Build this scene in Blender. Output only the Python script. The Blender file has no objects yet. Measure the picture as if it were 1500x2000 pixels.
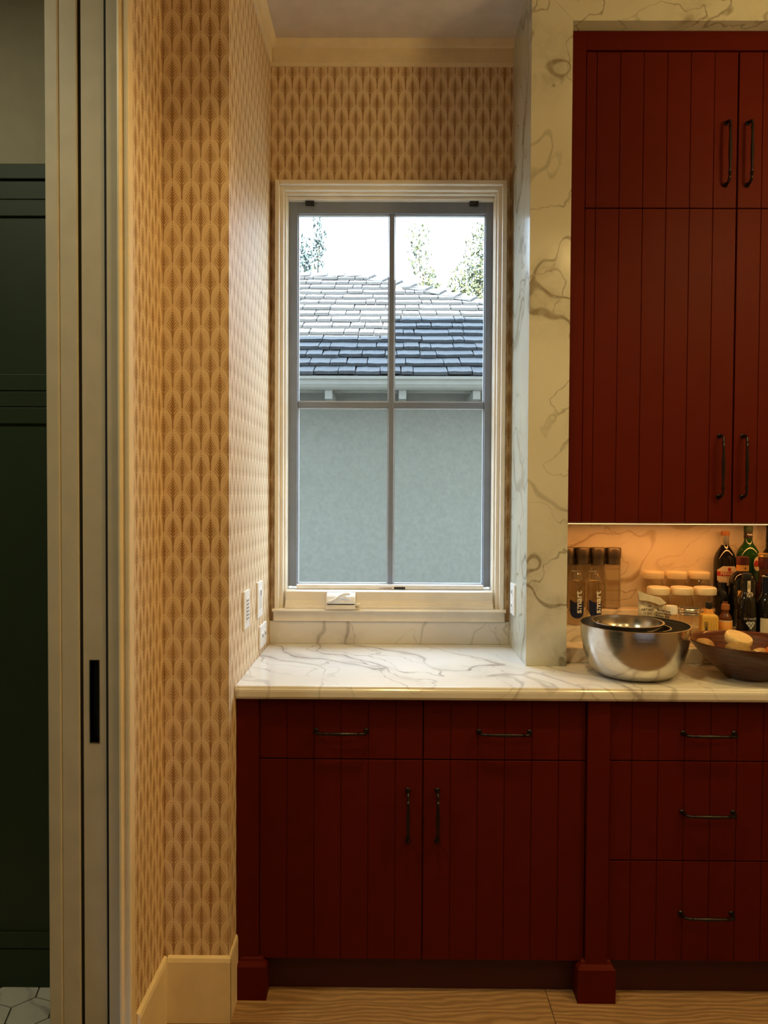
import bpy, bmesh, math, random
from mathutils import Vector, Matrix
random.seed(7)
S = bpy.context.scene
C = S.collection
PI = math.pi

# ------------------------------------------------------------------ camera
EYE = 1.48
cd = bpy.data.cameras.new('camera'); cam = bpy.data.objects.new('camera', cd); C.objects.link(cam)
cd.sensor_fit = 'HORIZONTAL'; cd.sensor_width = 36.0; cd.lens = 1440/1500*36.0
cd.clip_start = .05; cd.clip_end = 200
cam.matrix_world = Matrix.Translation((0, 0, EYE)) @ Matrix.Rotation(.0069, 4, 'Z') @ Matrix.Rotation(PI/2-.0235, 4, 'X') @ Matrix.Rotation(.005, 4, 'Z')
S.camera = cam
# ------------------------------------------------------------------ light
SKY = 9.0; SUN = 58.0; DOWN = 7.5; BACK = 6.0; FILL_GLOBE = 62.0; STRIP = 1.35; GREENROOM = 17.0
w = bpy.data.worlds.new('sky'); S.world = w; w.use_nodes = True
bg = w.node_tree.nodes['Background']; bg.inputs[0].default_value = (.74, .92, 1.16, 1); bg.inputs[1].default_value = SKY
sd = bpy.data.lights.new('sun', 'SUN'); sd.energy = SUN; sd.angle = .009; sd.color = (1, .95, .88)
sun = bpy.data.objects.new('sun', sd); C.objects.link(sun); sun.rotation_euler = (math.radians(50), 0, 0)   # 40 degrees high, from behind the house
pd = bpy.data.lights.new('window_portal', 'AREA'); pd.shape = 'RECTANGLE'; pd.size = .78; pd.size_y = 1.42; pd.cycles.is_portal = True
po = bpy.data.objects.new('window_portal', pd); C.objects.link(po); po.location = (0, 2.93, 1.84); po.rotation_euler = (-PI/2, 0, 0)
S.view_settings.view_transform = 'Standard'; S.view_settings.look = 'None'
S.view_settings.gamma = 1; S.view_settings.use_curve_mapping = False; S.view_settings.exposure = 0
S.cycles.max_bounces = 12; S.cycles.transparent_max_bounces = 24
WARM = (1.0, .69, .26)

# ------------------------------------------------------------------ node helpers
class G:
    def __init__(s, name):
        s.m = bpy.data.materials.new(name); s.m.use_nodes = True; s.t = s.m.node_tree; s.t.nodes.clear()
        s.out = s.n('ShaderNodeOutputMaterial')
    def n(s, kind, **kw):
        x = s.t.nodes.new(kind)
        for k, v in kw.items(): setattr(x, k, v)
        return x
    def l(s, a, b): s.t.links.new(a, b)
    def put(s, sock, v):
        if hasattr(v, 'links') or hasattr(v, 'is_output'): s.l(v, sock)
        elif isinstance(v, (tuple, list)) and len(v) == 3 and sock.type == 'RGBA': sock.default_value = (*v, 1)
        else: sock.default_value = v
    def math(s, op, a, b=None, c=None, clamp=False):
        x = s.n('ShaderNodeMath', operation=op); x.use_clamp = clamp
        for i, v in enumerate((a, b, c)):
            if v is not None: s.put(x.inputs[i], v)
        return x.outputs[0]
    def ramp(s, v, a, b, lo=0., hi=1.):
        x = s.n('ShaderNodeMapRange'); x.clamp = True
        for i, q in enumerate((v, a, b, lo, hi)): s.put(x.inputs[i], q)
        return x.outputs[0]
    def mix(s, f, a, b, mode='MIX'):
        x = s.n('ShaderNodeMix', data_type='RGBA', blend_type=mode)
        s.put(x.inputs[0], f); s.put(x.inputs[6], a); s.put(x.inputs[7], b); return x.outputs[2]
    def pos(s): return s.n('ShaderNodeNewGeometry').outputs['Position']
    def objc(s): return s.n('ShaderNodeTexCoord').outputs['Object']
    def sep(s, v):
        x = s.n('ShaderNodeSeparateXYZ'); s.l(v, x.inputs[0]); return x.outputs
    def mapping(s, v, loc=(0, 0, 0), rot=(0, 0, 0), sc=(1, 1, 1)):
        x = s.n('ShaderNodeMapping'); s.l(v, x.inputs[0]); x.inputs[1].default_value = loc; x.inputs[2].default_value = rot; x.inputs[3].default_value = sc
        return x.outputs[0]
    def noise(s, v, scale, detail=3, rough=.5, dist=0.):
        x = s.n('ShaderNodeTexNoise'); s.l(v, x.inputs['Vector']); x.inputs['Scale'].default_value = scale
        x.inputs['Detail'].default_value = detail; x.inputs['Roughness'].default_value = rough; x.inputs['Distortion'].default_value = dist
        return x.outputs[0], x.outputs[1]
    def vadd(s, a, b, k=1.):
        m = s.n('ShaderNodeVectorMath', operation='MULTIPLY_ADD'); s.l(b, m.inputs[0]); m.inputs[1].default_value = (k, k, k); s.l(a, m.inputs[2])
        return m.outputs[0]
    def rnd(s): return s.n('ShaderNodeObjectInfo').outputs['Random']
    def bump(s, h, strength=.3, dist=.002):
        x = s.n('ShaderNodeBump'); x.inputs['Strength'].default_value = strength; x.inputs['Distance'].default_value = dist
        s.l(h, x.inputs['Height']); return x.outputs[0]
    def bsdf(s, col, rough=.5, metal=0., trans=0., ior=1.45, normal=None, spec=.5, coat=0.):
        x = s.n('ShaderNodeBsdfPrincipled'); s.put(x.inputs['Base Color'], col); s.put(x.inputs['Roughness'], rough)
        x.inputs['Metallic'].default_value = metal; x.inputs['Transmission Weight'].default_value = trans; x.inputs['IOR'].default_value = ior
        x.inputs['Specular IOR Level'].default_value = spec; x.inputs['Coat Weight'].default_value = coat
        if normal is not None: s.l(normal, x.inputs['Normal'])
        s.l(x.outputs[0], s.out.inputs[0]); return s.m

def plain(name, col, rough=.5, metal=0., var=.06, scale=14., bump=0., spec=.5, coat=0.):
    g = G(name); p = g.pos(); n, _ = g.noise(p, scale, 4)
    c = g.mix(g.ramp(n, .3, .7), tuple(x*(1-var) for x in col), tuple(min(1, x*(1+var)) for x in col))
    nm = g.bump(g.noise(p, scale*12, 3)[0], bump, .001) if bump else None
    return g.bsdf(c, rough, metal, normal=nm, spec=spec, coat=coat)

def glow(name, col, k):
    g = G(name); e = g.n('ShaderNodeEmission'); g.put(e.inputs[0], col); e.inputs[1].default_value = k; g.l(e.outputs[0], g.out.inputs[0]); return g.m

def thin(name, tint, refl=1.0, rough=.02):
    g = G(name); a = g.n('ShaderNodeBsdfTransparent'); g.put(a.inputs[0], tint)
    b = g.n('ShaderNodeBsdfGlossy'); b.inputs['Roughness'].default_value = rough
    f = g.n('ShaderNodeFresnel'); f.inputs[0].default_value = 1.45
    x = g.n('ShaderNodeMixShader'); bf = g.n('ShaderNodeNewGeometry').outputs['Backfacing']
    g.l(g.math('MULTIPLY', g.math('MULTIPLY', f.outputs[0], g.math('SUBTRACT', 1., bf)), refl, clamp=True), x.inputs[0])
    g.l(a.outputs[0], x.inputs[1]); g.l(b.outputs[0], x.inputs[2]); g.l(x.outputs[0], g.out.inputs[0]); return g.m

def marble(name, base, vein, seed=0., rot=(.3, .5, .6), amount=1.):
    g = G(name); p = g.mapping(g.pos(), (seed, seed*.7, seed*.3), rot, (1, 1, 1))
    _, wc = g.noise(p, 2.0, 3, .45)
    q = g.vadd(p, wc, .40)
    n1, _ = g.noise(g.mapping(q, sc=(1.0, 2.4, 1.6)), 1.9, 2, .4)
    d1 = g.math('ABSOLUTE', g.math('SUBTRACT', n1, .5))
    _, wc2 = g.noise(p, 5, 4, .5); q2 = g.vadd(p, wc2, .20)
    n2, _ = g.noise(g.mapping(q2, (3, 1, 7), sc=(1.0, 3.0, 1.8)), 2.4, 2, .4)
    d2 = g.math('ABSOLUTE', g.math('SUBTRACT', n2, .5))
    msk, _ = g.noise(g.mapping(q, (9, 2, 4)), 2.6, 2); msk = g.ramp(msk, .40, .58)
    wid = g.ramp(g.noise(p, 4, 2)[0], .35, .65, .006, .026)
    v1 = g.math('MULTIPLY', g.ramp(g.math('DIVIDE', d1, wid), .3, 1., 1, 0), g.ramp(msk, 0, 1, .45, 1))
    v2 = g.math('MULTIPLY', g.ramp(d2, .001, .012, .9, 0), g.ramp(msk, 0, 1, .3, 1))
    edge = g.ramp(g.noise(q2, 11, 5, .65)[0], .40, .62, .25, 1.)
    band = g.math('MULTIPLY', g.math('MULTIPLY', g.ramp(d1, .01, .09, .50, 0), msk), edge)
    speck = g.ramp(g.noise(q2, 30, 4, .7)[0], .35, .7, .7, 1.1)
    v = g.math('MULTIPLY', g.math('MULTIPLY', g.math('MAXIMUM', g.math('MAXIMUM', v1, v2), band), speck), amount, clamp=True)
    cl, _ = g.noise(p, 5, 4); b2 = g.mix(g.ramp(cl, .3, .75), base, tuple(x*k for x, k in zip(base, (.93, .92, .90))))
    c = g.mix(v, b2, vein)
    return g.bsdf(c, .16, spec=.5)

def wallpaper(name, axis):
    g = G(name); p = g.sep(g.pos())
    W, H = .0520, .1140
    U = g.math('DIVIDE', p[0 if axis == 'X' else 1], W); V = g.math('DIVIDE', p[2], H)
    ferns = []; rims = []
    for off in (0., .5):
        cu = g.math('SUBTRACT', g.math('FRACT', g.math('ADD', U, off+20.5)), .5)
        au = g.math('ABSOLUTE', cu)
        t = g.math('SUBTRACT', 1., g.math('FRACT', g.math('ADD', V, off)))
        w1 = g.ramp(t, .11, .42, .02, .33); w2 = g.ramp(t, .46, .62, 1, .28); w3 = g.ramp(t, .62, .80, 1, .42); w4 = g.ramp(t, .93, .98, 1, 0)
        wf = g.math('MULTIPLY', g.math('MULTIPLY', w1, w2), g.math('MULTIPLY', w3, w4))
        s = g.math('SINE', g.math('MULTIPLY', g.math('ADD', t, g.math('MULTIPLY', au, .62)), 2*PI*12.5))
        fr = g.math('MAXIMUM', g.ramp(s, -.05, .45, .30, 1.), g.ramp(t, .58, .60))
        edge = g.math('SUBTRACT', g.math('MULTIPLY', wf, fr), au)
        ferns.append(g.ramp(edge, -.010, .012))
        k = g.math('SQRT', g.math('MAXIMUM', g.math('SUBTRACT', 1., g.math('POWER', g.math('MULTIPLY', cu, 2), 2)), 0.))
        arch = g.math('SUBTRACT', t, g.math('MULTIPLY', g.math('SUBTRACT', 1., k), .44))
        r = g.math('MULTIPLY', g.ramp(arch, .0, .015), g.ramp(arch, .05, .075, 1, 0))
        rims.append(g.math('MULTIPLY', r, g.ramp(t, .38, .47, 1, 0)))
    fern = g.math('MAXIMUM', ferns[0], ferns[1]); rim = g.math('MAXIMUM', rims[0], rims[1])
    nz = g.noise(g.pos(), 70, 4, .6)[0]
    wear = g.ramp(g.noise(g.pos(), 9, 3)[0], .3, .7, .72, 1.)
    base = g.mix(g.ramp(nz, .3, .7), (.68, .53, .33), (.74, .58, .39))
    c = g.mix(g.math('MULTIPLY', rim, .42), base, (.80, .68, .46))
    c = g.mix(g.math('MULTIPLY', fern, wear), c, (.33, .18, .065))
    return g.bsdf(c, .62, spec=.25)

def oak(name):
    g = G(name); o = g.pos(); r = g.rnd()
    cb = g.n('ShaderNodeCombineXYZ'); g.l(g.math('MULTIPLY', r, 9), cb.inputs[0]); g.l(g.math('MULTIPLY', r, 31), cb.inputs[1])
    p = g.vadd(o, cb.outputs[0], 1.)
    _, wc = g.noise(g.mapping(p, sc=(1.2, 4, 1)), 2.0, 3)
    q = g.vadd(p, wc, .12)
    wv = g.n('ShaderNodeTexWave', wave_type='BANDS', bands_direction='Y'); g.l(g.mapping(q, sc=(.5, 1, 1)), wv.inputs[0])
    wv.inputs['Scale'].default_value = 16; wv.inputs['Distortion'].default_value = 5; wv.inputs['Detail'].default_value = 3; wv.inputs['Detail Scale'].default_value = .8
    fine = g.noise(g.mapping(p, sc=(6, 130, 6)), 1.0, 4, .6)[0]
    c = g.mix(wv.outputs[0], (.20, .105, .045), (.40, .245, .12))
    c = g.mix(g.ramp(fine, .35, .7, .55, 0), c, (.15, .08, .035))
    c = g.mix(g.ramp(r, 0, 1, 0, .25), c, (.45, .28, .13))
    return g.bsdf(c, .42, normal=g.bump(fine, .15, .001))

def shake_mat(name):
    g = G(name); o = g.objc(); r = g.rnd()
    fine = g.noise(g.mapping(o, sc=(60, 3, 3)), 1., 4, .6)[0]
    c = g.mix(g.ramp(fine, .3, .7), (.022, .026, .029), (.044, .048, .052))
    c = g.mix(g.ramp(r, 0, 1, 0, .45), c, (.056, .060, .064))
    return g.bsdf(c, .85, normal=g.bump(fine, .5, .004))

def wood_bowl_mat(name):
    g = G(name); o = g.objc()
    _, wc = g.noise(o, 4, 3); q = g.vadd(o, wc, .05)
    wv = g.n('ShaderNodeTexWave', wave_type='BANDS', bands_direction='Z'); g.l(q, wv.inputs[0]); wv.inputs['Scale'].default_value = 22; wv.inputs['Distortion'].default_value = 6; wv.inputs['Detail'].default_value = 3
    c = g.mix(wv.outputs[0], (.055, .013, .006), (.10, .026, .011))
    return g.bsdf(c, .32, spec=.5, coat=.3)

def brushed(name, col=(.62, .60, .56), rough=.2):
    g = G(name); o = g.objc()
    n = g.noise(g.mapping(o, sc=(3, 3, 220)), 1., 3)[0]
    return g.bsdf(col, g.ramp(n, .3, .7, rough*.8, rough*1.3), 1.0, normal=g.bump(n, .05, .0004))

M = dict(
    paperX=wallpaper('wallpaper_facing', 'X'), paperY=wallpaper('wallpaper_side', 'Y'),
    marble=marble('calacatta_marble', (.56, .56, .47), (.22, .19, .13), 3.1, amount=1.0),
    counter=marble('counter_marble', (.70, .69, .66), (.31, .28, .26), 8.3, (.2, .1, .9), 1.),
    splash=marble('splash_marble', (.82, .74, .62), (.42, .30, .17), 5.6, (.9, .2, .4), 1.),
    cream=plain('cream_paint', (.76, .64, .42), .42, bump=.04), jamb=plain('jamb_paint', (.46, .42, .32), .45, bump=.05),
    winp=plain('window_paint', (.78, .72, .60), .4), ceil=plain('ceiling_paint', (.62, .55, .46), .8),
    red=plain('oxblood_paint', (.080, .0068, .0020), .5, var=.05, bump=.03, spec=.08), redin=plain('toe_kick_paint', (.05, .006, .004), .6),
    green=plain('green_paint', (.022, .036, .016), .5, spec=.3), gwall=plain('dull_cream_wall', (.42, .38, .28), .8),
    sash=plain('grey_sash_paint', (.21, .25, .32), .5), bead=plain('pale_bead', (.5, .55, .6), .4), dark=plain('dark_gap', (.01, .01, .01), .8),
    iron=plain('blackened_bronze', (.035, .028, .024), .24, .85), black=plain('black_plastic', (.012, .012, .013), .35),
    steel=brushed('brushed_steel'), cap=brushed('brushed_cap', (.15, .125, .10), .42), wood=wood_bowl_mat('turned_wood'),
    oak=oak('oak_floor'), tile=marble('tile_marble', (.62, .61, .56), (.25, .25, .22), 1.2, amount=.8), grout=plain('grout', (.10, .095, .08), .8),
    white=plain('white_plastic', (.80, .79, .76), .3), ivory=plain('ivory_plastic', (.78, .66, .45), .35), vent=plain('slot_grey', (.18, .19, .20), .5),
    stucco=plain('stucco', (.150, .150, .125), .95, var=.08, scale=30, bump=.8), gutter=plain('gutter_paint', (.15, .15, .13), .5), eave=plain('eave_paint', (.12, .12, .10), .7),
    shake=shake_mat('weathered_shake'), deck=plain('roof_deck', (.03, .03, .03), .9), bark=plain('bark', (.12, .09, .06), .9),
    leafa=plain('leaf_yellow_green', (.058, .068, .026), .6, var=.3), leafb=plain('leaf_blue_green', (.036, .056, .050), .6, var=.3),
    soil=plain('ground', (.25, .23, .18), .9, bump=.5), siding=plain('outer_wall', (.5, .5, .46), .9),
    pane=thin('window_glass', (.97, .99, .985), .6), jar=thin('clear_jar', (.95, .91, .84), 1.8, .06), pet=thin('clear_bottle', (.96, .95, .93), 1.8, .03),
    darkglass=plain('dark_bottle_glass', (.008, .007, .006), .06, spec=.6), greenglass=plain('green_bottle_glass', (.008, .045, .008), .08, spec=.6),
    blueglass=plain('midnight_capsule', (.006, .009, .022), .15), amber=plain('amber_glass', (.10, .03, .008), .1),
    gold=plain('gold_cap', (.75, .50, .2), .3, .7), foil=plain('silver_foil', (.62, .58, .52), .25, .9), copper=plain('copper_cap', (.45, .19, .07), .35, .5),
    gcap=plain('green_cap', (.02, .06, .02), .35), maroon=plain('maroon_label', (.10, .012, .01), .45), orangel=plain('orange_label', (.72, .33, .07), .5),
    paper=plain('label_paper', (.66, .58, .43), .6), redl=plain('red_label', (.42, .03, .02), .5), navy=plain('navy_label', (.008, .012, .055), .35),
    ink=plain('ink', (.03, .02, .02), .6), whiteink=plain('white_ink', (.82, .82, .80), .5), greyink=plain('grey_ink', (.42, .44, .47), .4),
    yellow=plain('mustard_label', (.70, .42, .08), .5), bag=plain('paper_bag', (.62, .55, .42), .6, var=.12, scale=30, bump=.3),
    potato=plain('potato_skin', (.42, .23, .08), .6, var=.2, scale=60, bump=.4), kiwi=plain('brown_green_skin', (.30, .19, .06), .65, var=.2, scale=80, bump=.5),
    lemon=plain('pale_rind', (.80, .62, .30), .5, var=.06, scale=60, bump=.2), orange=plain('orange_skin', (.62, .20, .04), .5, var=.1, scale=90, bump=.3),
    peel=plain('dried_peel', (.72, .52, .26), .7, var=.2), bulb=glow('lamp_glow', (1, .7, .4), 5.0), globe=glow('globe_glow', WARM, FILL_GLOBE), strip=glow('led_glow', (1, .55, .22), 4.0),
)
g = G('carafe_water'); g.bsdf((.97, .90, .76), .0, 0, 1.0, 1.33); M['water'] = g.m

# ------------------------------------------------------------------ mesh helpers
def bx(bm, x0, x1, y0, y1, z0, z1):
    v = [bm.verts.new(c) for c in ((x0,y0,z0),(x1,y0,z0),(x1,y1,z0),(x0,y1,z0),(x0,y0,z1),(x1,y0,z1),(x1,y1,z1),(x0,y1,z1))]
    for f in ((0,3,2,1),(4,5,6,7),(0,1,5,4),(1,2,6,5),(2,3,7,6),(3,0,4,7)): bm.faces.new([v[i] for i in f])
def lathe(bm, prof, seg=32, c=(0,0,0), close=True):
    rings = []
    for r, z in prof:
        if r < 1e-5: rings.append([bm.verts.new((c[0], c[1], c[2]+z))])
        else: rings.append([bm.verts.new((c[0]+r*math.cos(2*PI*i/seg), c[1]+r*math.sin(2*PI*i/seg), c[2]+z)) for i in range(seg)])
    for a, b in zip(rings, rings[1:]):
        for i in range(seg):
            j = (i+1) % seg
            if len(a) == 1 and len(b) == 1: continue
            if len(a) == 1: bm.faces.new((a[0], b[j], b[i]))
            elif len(b) == 1: bm.faces.new((a[i], a[j], b[0]))
            else: bm.faces.new((a[i], a[j], b[j], b[i]))
def tube(bm, pts, rad, seg=10):
    pts = [Vector(p) for p in pts]; rings = []
    if not isinstance(rad, (list, tuple)): rad = [rad]*len(pts)
    up = Vector((0.13, .31, .94))
    for i, p in enumerate(pts):
        t = (pts[min(i+1, len(pts)-1)]-pts[max(i-1, 0)]).normalized()
        a = t.cross(up).normalized(); b = t.cross(a).normalized()
        rings.append([bm.verts.new(p+a*rad[i]*math.cos(2*PI*k/seg)+b*rad[i]*math.sin(2*PI*k/seg)) for k in range(seg)])
    for a, b in zip(rings, rings[1:]):
        for k in range(seg): bm.faces.new((a[k], a[(k+1) % seg], b[(k+1) % seg], b[k]))
    bm.faces.new(rings[0][::-1]); bm.faces.new(rings[-1])
def extr(bm, prof, x0, x1, axis='X'):                     # closed profile of (a,b) pairs swept along an axis
    def P(a, b, t): return {'X': (t, a, b), 'Y': (a, t, b), 'Z': (a, b, t)}[axis]
    A = [bm.verts.new(P(a, b, x0)) for a, b in prof]; B = [bm.verts.new(P(a, b, x1)) for a, b in prof]
    n = len(prof)
    for i in range(n): bm.faces.new((A[i], A[(i+1) % n], B[(i+1) % n], B[i]))
    bm.faces.new(A[::-1]); bm.faces.new(B)
def frame(bm, x0, x1, z0, z1, w, y0, y1, bottom=True):   # rectangular ring facing -Y, mitre-free
    bx(bm, x0, x0+w, y0, y1, z0, z1); bx(bm, x1-w, x1, y0, y1, z0, z1); bx(bm, x0+w, x1-w, y0, y1, z1-w, z1)
    if bottom: bx(bm, x0+w, x1-w, y0, y1, z0, z0+w)
def patch(bm, r, a0, a1, z0, z1, seg=14, shape=None):    # label wrapped on a cylinder, angle 0 faces -Y
    th = .0005
    cols = []
    for i in range(seg+1):
        f = i/seg; a = a0+(a1-a0)*f; lo, hi = (z0, z1) if shape is None else shape(f)
        cols.append([bm.verts.new((q*math.sin(a), -q*math.cos(a), z)) for q, z in ((r, lo), (r+th, lo), (r+th, hi), (r, hi))])
    for a, b in zip(cols, cols[1:]):
        for k in range(4): bm.faces.new((a[k], b[k], b[(k+1) % 4], a[(k+1) % 4]))
    bm.faces.new(cols[0]); bm.faces.new(cols[-1][::-1])
def text_bm(s, size, r=None, rot=0., at=(0, 0), y=0., bold=.0):   # flat text at y (facing -Y) or bent round radius r
    cu = bpy.data.curves.new('t', 'FONT'); cu.body = s; cu.size = size; cu.align_x = 'CENTER'; cu.align_y = 'CENTER'; cu.extrude = .0002; cu.offset = bold; cu.resolution_u = 3
    ob = bpy.data.objects.new('t', cu); C.objects.link(ob)
    me = bpy.data.meshes.new_from_object(ob.evaluated_get(bpy.context.evaluated_depsgraph_get()))
    bm = bmesh.new(); bm.from_mesh(me)
    bpy.data.objects.remove(ob); bpy.data.curves.remove(cu); bpy.data.meshes.remove(me)
    cs, sn = math.cos(rot), math.sin(rot)
    for v in bm.verts:
        x, z, d = v.co.x*cs-v.co.y*sn+at[0], v.co.x*sn+v.co.y*cs+at[1], v.co.z
        v.co = (x, y-d, z) if r is None else ((r+d)*math.sin(x/r), -(r+d)*math.cos(x/r), z)
    return bm
def obj(name, bm, mat, parent=None, world=True, smooth=False, bevel=0., seg=2, loc=None):
    if isinstance(bm, bpy.types.Mesh): me = bm
    else:
        if parent is not None and world:
            top = parent; off = Vector(top.location)
            while top.parent: top = top.parent; off += Vector(top.location)
            bmesh.ops.translate(bm, verts=bm.verts, vec=-off)
        bmesh.ops.recalc_face_normals(bm, faces=bm.faces)
        me = bpy.data.meshes.new(name); bm.to_mesh(me); bm.free(); me.materials.append(mat)
        if smooth:
            for p in me.polygons: p.use_smooth = True
            me.set_sharp_from_angle(angle=math.radians(42))
    o = bpy.data.objects.new(name, me); C.objects.link(o)
    if loc: o.location = loc
    if parent is not None: o.parent = parent
    if bevel:
        b = o.modifiers.new('bevel', 'BEVEL'); b.width = bevel; b.segments = seg; b.limit_method = 'ANGLE'
    return o
def tag(o, label=None, cat=None, group=None, kind=None):
    for k, v in (('label', label), ('category', cat), ('group', group), ('kind', kind)):
        if v: o[k] = v
    return o
def thing(name, label, cat, loc=(0, 0, 0), group=None, kind=None):
    o = bpy.data.objects.new(name, None); o.empty_display_size = .05; C.objects.link(o); o.location = loc
    return tag(o, label, cat, group, kind)
def copy_tree(o, loc, label=None, rotz=0., parent=None):
    c = o.copy(); C.objects.link(c); c.parent = parent
    if parent is None:
        c.location = loc; c.rotation_euler = (0, 0, rotz)
        if label: c['label'] = label
    for ch in list(o.children): copy_tree(ch, None, None, 0, c)
    return c
def B(*boxes):
    bm = bmesh.new()
    for b in boxes: bx(bm, *b)
    return bm
def L(prof, seg=32, c=(0, 0, 0)):
    bm = bmesh.new(); lathe(bm, prof, seg, c); return bm
def T(pts, rad, seg=10):
    bm = bmesh.new(); tube(bm, pts, rad, seg); return bm
def struct(name, bm, m, label, cat, **kw): return tag(obj(name, bm, m, **kw), label, cat, None, 'structure')

# ------------------------------------------------------------------ dimensions
XL, XR = -.443, .447          # window niche
YB = 2.745                    # niche back wall
YP = 2.39                     # marble pilaster face
YF = 2.035                    # papered wall end facing the camera
XW = -.625                    # kitchen side of the left wall
ZC = 3.135                    # ceiling
CT, CF = .925, 2.113          # counter top and front

# ------------------------------------------------------------------ setting
fl = struct('floor', B((XW, 2.62, -2.6, 2.76, -.06, -.012)), M['grout'], 'wide oak plank floor of the kitchen', 'floor')
row = 0; y = -.25
while y < 2.30:
    x = -.625; first = True; n = 0
    while x < 2.6:
        ln = 1.10 if (first and row == 12) else (random.uniform(.5, 1.9) if first else random.uniform(1.5, 2.2)); first = False
        x1 = min(2.6, x+ln); y1 = y+.19
        obj('plank', B((x+.0008, x1-.0008, y+.0008, y1-.0008, -.012, random.uniform(-.0004, 0))), M['oak'], fl, bevel=.0008, seg=1)
        x = x1
    y += .19; row += 1
struct('ceiling', B((-3.2, 2.62, -2.6, 2.9, ZC, ZC+.1)), M['ceil'], 'plain off-white ceiling over the kitchen and window niche', 'ceiling')
# back wall with its window hole (outer wall continues upwards as the upper storey)
WX0, WX1, WZ0, WZ1 = -.4065, .4085, 1.055, 2.609
struct('wall_back', B((-.80, WX0, YB, 2.90, 0, ZC), (WX1, 2.62, YB, 2.90, 0, ZC), (WX0, WX1, YB, 2.90, WZ1, ZC), (WX0, WX1, YB, 2.90, 0, WZ0)), M['paperX'],
       'papered wall with tan feather pattern around the window', 'wall')
struct('wall_left_niche', B((-.640, XL, YF, YB, 0, ZC)), M['paperX'], 'papered wall end facing the room left of the window niche', 'wall')
for f in bpy.data.objects['wall_left_niche'].data.polygons: pass
_o = bpy.data.objects['wall_left_niche']; _o.data.materials.append(M['paperY'])
for f in _o.data.polygons:
    if abs(f.normal.x) > .5: f.material_index = 1
struct('wall_left', B((-.640, XW, 1.792, YF, 0, ZC), (-.640, XW, -2.6, .55, 0, ZC), (-.640, XW, .55, 1.792, 2.82, ZC)), M['paperY'], 'papered strip of side wall between the door jamb and the wall end', 'wall')
struct('wall_pocket', B((-.812, -.770, 1.80, 2.17, 0, ZC), (-.812, -.770, -2.6, .55, 0, ZC), (-.812, -.770, .55, 1.80, 2.82, ZC), (-.77, -.64, 2.14, 2.17, 0, ZC)), M['gwall'], 'far skin of the wall that holds the pocket door', 'wall')
struct('wall_right', B((2.6, 2.7, -2.6, 2.9, 0, ZC)), M['paperY'], 'papered wall at the right end of the kitchen', 'wall')
struct('wall_front', B((-3.2, 2.7, -2.7, -2.6, 0, ZC)), M['paperX'], 'papered wall behind the viewer', 'wall')
# room beyond the doorway
struct('wall_scullery_left', B((-3.2, -3.1, -2.6, 2.4, 0, ZC)), M['gwall'], 'plain wall of the room beyond the doorway', 'wall')
struct('wall_scullery_back', B((-3.2, -.812, 2.20, 2.4, 0, ZC)), M['gwall'], 'dull cream wall above the dark green cabinet', 'wall')
ft = struct('floor_scullery', B((-3.2, -.64, -2.6, 2.4, -.06, -.004)), M['grout'], 'white marble hexagon tile floor beyond the doorway', 'floor')
hexr = .066; hm = None; cs, sn = math.cos(.22), math.sin(.22)
for i in range(-14, 15):
    for j in range(-14, 15):
        px = i*hexr*math.sqrt(3)*1.0+(j % 2)*hexr*math.sqrt(3)/2; py = j*hexr*1.5
        X = -1.05+px*cs-py*sn; Y = 1.95+px*sn+py*cs
        if not (-1.75 < X < -.86 and 1.3 < Y < 2.20): continue
        if hm is None:
            bm = bmesh.new(); extr(bm, [((hexr-.0028)*math.cos(PI/6+k*PI/3), (hexr-.0028)*math.sin(PI/6+k*PI/3)) for k in range(6)], -.004, .0, 'Z')
            o = obj('tile', bm, M['tile'], ft, world=False); hm = o.data
        else: o = obj('tile', hm, None, ft)
        o.location = (X, Y, 0); o.rotation_euler = (0, 0, .22)
# marble surround of the cabinet wall: pilasters, lintel
sur = thing('trim_1', 'veined marble pilaster and lintel framing the red wall cabinet', 'surround', (XR, YP, CT), kind='structure')
bm = bmesh.new(); ZL = 2.994
extr(bm, [(XR, CT), (XR+.132, CT), (XR+.132, ZL), (XR, ZC)], YP, YB, 'Y'); obj('pilaster', bm, M['marble'], sur, bevel=.0012)
bm = bmesh.new(); extr(bm, [(1.69, CT), (1.822, CT), (1.822, ZC), (1.69, ZL)], YP, YB, 'Y'); obj('pilaster', bm, M['marble'], sur, bevel=.0012)
bm = bmesh.new(); extr(bm, [(XR+.132, ZL), (1.69, ZL), (1.822, ZC), (XR, ZC)], YP, YP+.052, 'Y')
bx(bm, XR+.133, 1.689, YP+.052, YB, ZL+.001, ZC); obj('lintel', bm, M['marble'], sur, bevel=.0012)
struct('wall_backsplash', B((XR+.132, 1.69, YB-.012, YB, CT+.12, 1.42)), M['splash'], 'marble splashback glowing orange under the wall cabinet', 'splashback')
struct('trim_2', B((XL, XR, 2.728, YB, CT, 1.009)), M['counter'], 'low marble upstand under the window', 'upstand', bevel=.002)
# crown moulding of the niche
cr = [(0, 0), (-.008, 0), (-.010, .006), (-.012, .010), (-.012, .062), (-.022, .066), (-.030, .078), (-.034, .086), (0, .086)]
cr = [(a, b*1.0) for a, b in cr]
bm = bmesh.new(); extr(bm, [(YB+a, ZC-.086+b) for a, b in cr], XL, XR, 'X'); struct('trim_3', bm, M['cream'], 'cream crown moulding above the papered wall over the window', 'moulding')
bm = bmesh.new(); extr(bm, [(XL-a*.7, ZC-.086+b) for a, b in cr], YF+.0, YB-.02, 'Y'); struct('trim_4', bm, M['cream'], 'crown moulding running along the papered niche side', 'moulding')
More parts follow.
